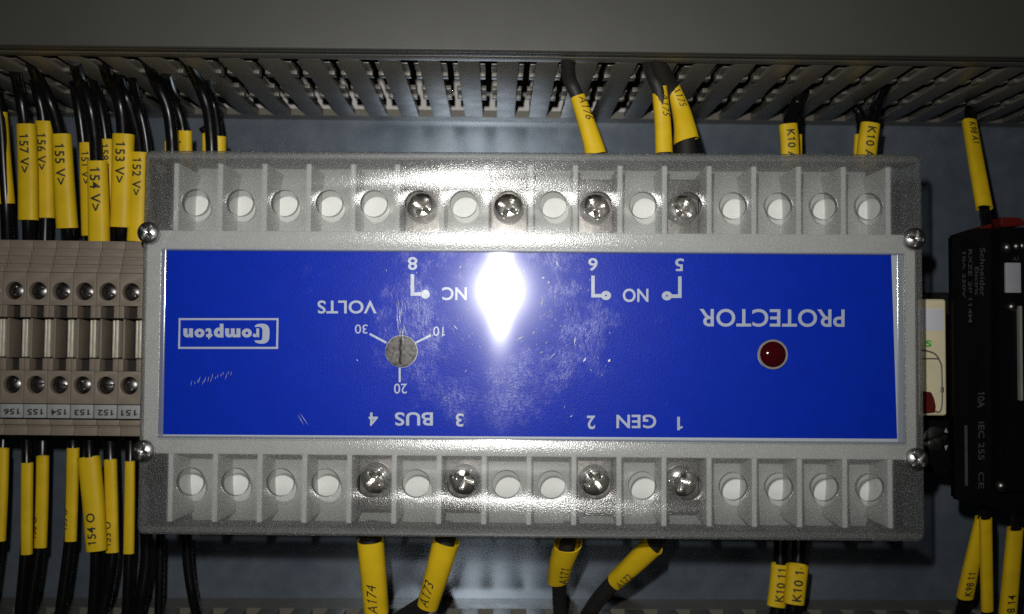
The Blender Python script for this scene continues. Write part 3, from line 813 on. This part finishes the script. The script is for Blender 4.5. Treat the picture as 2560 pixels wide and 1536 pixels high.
side_text('Schneider', 2450, 620, 2463, 742); side_text('Electric', 2437, 668, 2447, 738)
side_text('RXZE', 2421, 624, 2430, 690); side_text('2P 114M', 2421, 704, 2430, 806); side_text('10A 250V', 2406, 628, 2414, 744)
side_text('CE', 2446, 1180, 2460, 1222); side_text('10A', 2444, 980, 2462, 1020); side_text('IEC 255', 2446, 1055, 2461, 1150)
pA = P3(2541, 642, 190.8); side = MB(); tv, tf, _ = text('A1', .01)
wm.add([P3(2532+u*14, 652-v*10, 190.85) for u, v in tv], tf)
a, c = P3(2411, 1064, d-.08), P3(2420, 1215, d-.08)
wm.add([(a.x, a.y, a.z), (c.x, a.y, a.z), (c.x, a.y, c.z), (a.x, a.y, c.z)], [(0, 1, 2, 3)])
wm.build('lettering', 'greyink', kb, 0)

# ================================================================== WIRES
GW = 'black wires with yellow marker sleeves'
def wire(P, wpx, label, name='control_wire', mt='wire', group=GW, cat='wire'):
    """P: (px, py, depth) points; wpx: width in photo pixels at the middle depth"""
    path = catmull([at(*p) for p in P], 8); dm_ = sum(p[2] for p in P)/len(P)
    mb = MB(); tube(mb, path, wpx*dm_/F/2, n=16)
    return tag(mb.build(name, mt, None, 60), label, cat, group)
def slv(o, P, w0, w1, txt=None, **kw):
    dm_ = sum(p[2] for p in P)/len(P)
    return sleeve(o, [at(*p) for p in P], w0*dm_/F, w1*dm_/F, txt=txt, **kw)
# --- from the trunking down into the terminal blocks
o = wire([(-25, 175, 203), (-12, 230, 206), (2, 300, 207), (10, 420, 208), (16, 520, 209), (20, 612, 211)], 30, 'black wire in the plain sleeve cut by the left edge, above the terminal blocks')
slv(o, [(-3, 282, 207), (5, 400, 208), (14, 510, 209)], 40, 44)
o = wire([(38, 180, 200), (48, 225, 206), (60, 300, 208), (68, 420, 208), (70, 540, 209), (72, 614, 211)], 29, 'black wire whose yellow sleeve reads 157 V>')
slv(o, [(66, 312, 207.5), (70, 430, 208), (71, 551, 208.5)], 46, 48, '157 V>', at0=.11, size=.50)
o = wire([(80, 170, 204), (92, 225, 210), (108, 300, 212), (112, 420, 213), (114, 540, 213), (112, 614, 213)], 27, 'black wire in the half hidden sleeve between those reading 157 and 155')
slv(o, [(110, 304, 211.5), (112, 420, 212.5), (114, 546, 213)], 42, 46, '156 V>', at0=.13, size=.50)
o = wire([(80, 160, 197), (92, 190, 202), (122, 248, 206), (145, 320, 207), (158, 420, 207), (168, 560, 209), (172, 614, 211)], 29, 'black wire whose yellow sleeve reads 155 V>')
slv(o, [(154, 337, 206.5), (160, 450, 207), (168, 571, 208)], 46, 52, '155 V>', at0=.11, size=.50)
o = wire([(176, 170, 204), (190, 230, 211), (205, 330, 214), (216, 450, 215), (224, 590, 215), (226, 614, 215)], 26, 'black wire with a narrow sleeve peeping out left of the one reading 154')
slv(o, [(217, 358, 214), (221, 470, 214.5), (226, 590, 215)], 36, 42, '151 V>', at0=.10, size=.50)
o = wire([(186, 150, 192), (198, 195, 201), (224, 262, 205), (237, 340, 206), (241, 420, 206), (245, 520, 207), (247, 612, 210)], 30, 'black glossy wire whose low sleeve reads 154 V>, in front of its neighbours')
slv(o, [(243, 404, 205.5), (246, 500, 206), (248, 603, 207)], 48, 52, '154 V>', at0=.085, size=.52)
o = wire([(228, 180, 205), (244, 235, 210), (262, 330, 213), (268, 430, 214), (270, 560, 214), (272, 612, 214)], 26, 'black wire in the sleeve squeezed between those reading 154 and 153')
slv(o, [(266, 350, 213), (270, 460, 213.5), (272, 570, 214)], 38, 40, '158 V>', at0=.06, size=.5)
o = wire([(262, 160, 197), (274, 196, 203), (298, 250, 207), (308, 330, 208), (306, 450, 208), (304, 560, 209), (304, 612, 211)], 33, 'black thick wire whose yellow sleeve reads 153 V>')
slv(o, [(309, 337, 207.5), (306, 450, 208), (302, 569, 208.5)], 53, 52, '153 V>', at0=.09, size=.47)
o = wire([(296, 190, 203), (312, 232, 208), (336, 305, 209), (350, 380, 209), (350, 480, 209), (346, 612, 211)], 26, 'black wire whose sleeve reads 152 V>, tight against the clear cover')
slv(o, [(349, 382, 208), (346, 500, 208.5), (341, 604, 209)], 44, 46, '152 V>', at0=.07, size=.5)
o = wire([(330, 200, 203), (345, 260, 209), (362, 330, 211), (372, 420, 212), (372, 520, 212)], 22, 'black bare wire dropping behind the top corner of the clear cover')
o = wire([(372, 160, 196), (388, 200, 203), (418, 268, 206), (429, 340, 207), (431, 410, 208), (428, 430, 213)], 30, 'black glossy wire dropping in front of a scrap of yellow sleeve')
slv(o, [(424, 354, 211), (424, 395, 211), (424, 432, 211)], 24, 24)
o = wire([(415, 185, 200), (432, 238, 209), (455, 310, 212), (460, 380, 213), (460, 425, 213)], 25, 'black wire with a short sleeve just above the top left of the clear cover')
slv(o, [(463, 327, 211), (464, 380, 212), (464, 425, 212)], 33, 33, '1', at0=.25, size=.5, side=-.9)
o = wire([(466, 150, 194), (494, 202, 203), (519, 270, 206), (528, 340, 208), (530, 400, 209), (530, 425, 209)], 31, 'black glossy wire beside the short sleeve marked 1')
o = wire([(512, 200, 205), (530, 246, 211), (544, 320, 212), (546, 400, 212), (546, 425, 212)], 24, 'black wire entering the short sleeve marked 1')
slv(o, [(543, 341, 210), (542, 385, 210.5), (542, 425, 211)], 45, 45, '1', at0=.22, size=.42, side=-.25)
o = wire([(505, 320, 214), (514, 335, 214), (517, 380, 214), (517, 425, 214)], 18, 'black wire in the sliver of sleeve left of the short one marked 1')
slv(o, [(517, 335, 213), (517, 380, 213), (517, 425, 213)], 22, 22)
# --- cables from the trunking to the relay's terminals
GC = 'black cables with yellow sleeves wired to the relay'
o = wire([(1416, 125, 186), (1419, 165, 190), (1424, 200, 193), (1441, 236, 194), (1462, 290, 194), (1480, 340, 194), (1490, 385, 194), (1494, 410, 193)], 35, 'black cable in a single curved yellow sleeve above terminal 6', 'control_cable', 'cable', GC, 'cable')
slv(o, [(1444, 242, 194), (1466, 308, 194), (1482, 358, 194), (1489, 388, 194)], 38, 55, 'A176', at0=.02, size=.44, side=.42, oval=.92, bold=.0, shear=.35)
o = wire([(1618, 125, 186), (1622, 150, 189), (1632, 190, 192), (1648, 230, 193), (1656, 300, 194), (1660, 390, 194), (1661, 410, 193)], 36, 'black cable in the straight narrow yellow sleeve above terminal 5', 'control_cable', 'cable', GC, 'cable')
slv(o, [(1648, 217, 193), (1656, 300, 194), (1660, 384, 194)], 38, 44, 'A175', at0=.10, size=.46, side=.42, oval=.92, bold=.0, shear=.35)
o = wire([(1640, 130, 187), (1650, 175, 191), (1676, 225, 195), (1704, 290, 196), (1714, 350, 195), (1716, 410, 194)], 48, 'black cable in the wide flared yellow sleeve with an open mouth', 'control_cable', 'cable', GC, 'cable')
slv(o, [(1684, 224, 194.5), (1702, 275, 195), (1712, 320, 194.5), (1716, 352, 194.5)], 36, 64, 'A175', at0=-.05, size=.36, side=.2, oval=.92, bold=.0, shear=.35, tilt=.5)
# --- short sleeves K10 and K98 on the right
GR = 'yellow sleeved wires on the right'
o = wire([(2010, 225, 212), (1992, 258, 214), (1976, 290, 213), (1972, 330, 211), (1974, 400, 210), (1975, 430, 210)], 31, 'black wire whose sleeve reads K10 A, nearer the middle', group=GR)
slv(o, [(1970, 312, 209), (1974, 355, 209), (1976, 430, 209)], 46, 46, 'K10 A1', at0=.13, size=.45)
o = wire([(2002, 250, 219), (1995, 290, 219), (1993, 360, 218), (1993, 430, 218)], 22, 'black wire in the sleeve hidden behind the inner one reading K10 A', group=GR)
slv(o, [(1993, 338, 217), (1993, 380, 217), (1993, 430, 217)], 24, 24)
o = wire([(2215, 215, 208), (2192, 262, 214), (2183, 300, 213), (2172, 350, 211), (2166, 400, 210), (2164, 430, 210)], 29, 'black wire whose sleeve reads K10 A, nearer the right edge', group=GR)
slv(o, [(2176, 310, 209), (2169, 360, 209), (2163, 430, 209)], 48, 50, 'K10 A2', at0=.09, size=.45)
o = wire([(2138, 270, 219), (2148, 285, 219), (2154, 330, 218), (2150, 400, 218), (2150, 430, 218)], 25, 'black wire in the sleeve hidden behind the outer one reading K10 A', group=GR)
slv(o, [(2151, 338, 217), (2149, 380, 217), (2148, 430, 217)], 30, 30)
o = wire([(2425, 262, 226), (2424, 280, 220), (2428, 310, 214), (2442, 410, 208), (2460, 520, 203), (2468, 570, 199), (2472, 600, 197)], 26, 'black wire whose long sleeve reads K98 A1', group=GR)
slv(o, [(2423, 305, 213), (2441, 410, 207), (2461, 521, 202)], 37, 40, 'K98 A1', at0=.05, size=.46)
# --- below the terminal blocks
GB = 'yellow sleeved wires below the terminal blocks'
def low(P, S_, w, sw, label, txt=None, **kw):
    o = wire(P, w, label, group=GB); slv(o, S_, sw[0], sw[1], txt, **kw); return o
low([(10, 1060, 215), (6, 1150, 214), (0, 1300, 214), (-12, 1420, 216), (-30, 1560, 218)], [(-4, 1352, 212), (2, 1240, 212), (6, 1121, 212)], 26, (34, 32), 'black wire in the plain sleeve at the bottom left edge')
low([(66, 1060, 215), (67, 1160, 213), (66, 1300, 213), (62, 1390, 214), (48, 1545, 217)], [(67, 1386, 212), (67, 1270, 212), (68, 1157, 212)], 24, (27, 28), 'black wire in the left one of two narrow plain sleeves standing together')
low([(108, 1060, 217), (106, 1150, 216), (102, 1300, 216), (92, 1400, 217), (70, 1545, 219)], [(101, 1369, 214), (105, 1255, 214), (107, 1140, 214)], 33, (30, 30), 'black wire in the right one of two narrow plain sleeves standing together', '156 O', at0=.1, size=.5, side=.9)
low([(184, 1060, 215), (182, 1130, 213), (178, 1260, 213), (174, 1360, 215), (150, 1545, 218)], [(177, 1353, 212), (180, 1240, 212), (183, 1120, 212)], 28, (28, 30), 'black wire in the high narrow sleeve left of the one reading 154 O', '155 O', at0=.12, size=.5, side=.9)
low([(222, 1060, 214), (225, 1160, 212), (234, 1290, 212), (240, 1380, 214), (238, 1450, 216), (232, 1545, 218)], [(242, 1376, 210), (234, 1260, 210), (222, 1143, 210)], 27, (50, 54), 'black wire whose broad leaning sleeve reads 154 O', '154 O', at0=.07, size=.42, side=.1)
low([(274, 1060, 217), (277, 1160, 215), (280, 1280, 215), (280, 1390, 216), (266, 1480, 218), (252, 1545, 219)], [(281, 1381, 213), (279, 1265, 213), (276, 1149, 213)], 34, (31, 31), 'black wire whose sleeve reads 153 O', '153 O', at0=.07, size=.55, side=.42)
low([(326, 1060, 215), (326, 1160, 213), (324, 1300, 213), (322, 1400, 214), (316, 1545, 217)], [(322, 1384, 212), (324, 1270, 212), (325, 1153, 212)], 24, (26, 24), 'black wire in the plain sleeve next to the bottom left corner of the cover')
for P, wd, lb in (([(366, 1330, 216), (366, 1400, 217), (356, 1480, 218), (345, 1550, 220)], 30, 'black bare wire, leftmost below the corner of the clear cover'),
                  ([(402, 1330, 220), (400, 1420, 220), (397, 1550, 222)], 22, 'black bare wire, middle one below the corner of the clear cover'),
                  ([(466, 1330, 216), (470, 1410, 217), (480, 1480, 218), (495, 1550, 221)], 25, 'black bare wire, rightmost below the corner of the clear cover')):
    wire(P, wd, lb, group='bare black wires below the cover')
# --- cables leaving the bottom of the relay
o = wire([(922, 1310, 196), (928, 1380, 197), (936, 1470, 199), (942, 1530, 201), (944, 1570, 204)], 52, 'black cable whose broad yellow sleeve reads A174', 'control_cable', 'cable', GC, 'cable')
slv(o, [(941, 1530, 200.5), (934, 1440, 198), (926, 1350, 196.5)], 62, 65, 'A174', at0=.06, size=.40, side=.15, oval=.92, bold=.0, shear=.3)
o = wire([(1122, 1310, 196), (1106, 1380, 197), (1080, 1470, 200), (1064, 1508, 203), (1030, 1532, 208), (985, 1560, 214)], 46, 'black cable whose slanting yellow sleeve reads A173', 'control_cable', 'cable', GC, 'cable')
slv(o, [(1070, 1512, 202), (1094, 1430, 198.5), (1116, 1351, 196.5)], 54, 66, 'A173', at0=.05, size=.42, side=.42, oval=.92, bold=.0, shear=.3)
o = wire([(1428, 1310, 198), (1416, 1370, 200), (1400, 1430, 206), (1398, 1480, 213), (1402, 1570, 222)], 36, 'black cable in the short dim sleeve reading A171', 'control_cable', 'cable', GC, 'cable')
slv(o, [(1396, 1446, 208), (1404, 1405, 204), (1420, 1358, 200)], 54, 66, 'A171', at0=.06, size=.4, side=-.35, oval=.92, bold=.0, shear=.3, tilt=.9)
o = wire([(1662, 1310, 198), (1632, 1362, 200), (1580, 1415, 205), (1535, 1456, 210), (1492, 1505, 215), (1450, 1570, 222)], 40, 'black cable in the steeply slanting sleeve reading A172', 'control_cable', 'cable', GC, 'cable')
slv(o, [(1537, 1453, 209.5), (1580, 1414, 205), (1636, 1360, 200)], 46, 54, 'A172', at0=.05, size=.4, side=-.35, oval=.92, bold=.0, shear=.3, tilt=-.5)
# --- bottom right
GK = 'yellow sleeved wires at the bottom right'
def lowr(P, S_, w, sw, label, txt=None, **kw):
    o = wire(P, w, label, group=GK); slv(o, S_, sw[0], sw[1], txt, **kw); return o
lowr([(1952, 1330, 222), (1950, 1420, 221), (1942, 1520, 221), (1930, 1570, 223)], [(1940, 1515, 219), (1947, 1460, 219), (1951, 1410, 219)], 34, (46, 46), 'black wire in the left one of the paired sleeves reading K10 1', 'K10 11', at0=.14, size=.45)
lowr([(1998, 1330, 221), (1994, 1420, 220), (1984, 1510, 220), (1972, 1570, 222)], [(1984, 1508, 217), (1990, 1455, 217), (1995, 1412, 217)], 36, (52, 52), 'black wire in the right one of the paired sleeves reading K10 1', 'K10 14', at0=.09, size=.45)
lowr([(2462, 1240, 205), (2458, 1290, 206), (2435, 1400, 210), (2410, 1490, 215), (2396, 1570, 220)], [(2412, 1492, 213), (2432, 1400, 209), (2456, 1295, 205)], 30, (42, 34), 'black wire whose leaning sleeve reads K98 11', 'K98 11', at0=.06, size=.48, side=.1)
lowr([(2462, 1240, 203), (2464, 1300, 204), (2466, 1420, 208), (2468, 1530, 212), (2468, 1570, 214)], [(2468, 1526, 209), (2466, 1410, 206), (2464, 1296, 203)], 26, (30, 30), 'black wire in the plain upright sleeve right of the one reading K98 11')
lowr([(2545, 1225, 197), (2542, 1300, 199), (2532, 1420, 203), (2520, 1570, 209)], [(2516, 1575, 207), (2527, 1450, 203), (2538, 1322, 199)], 26, (44, 38), 'black wire whose sleeve at the right edge reads K98 14', 'K98 14', at0=.1, size=.5, side=.1)
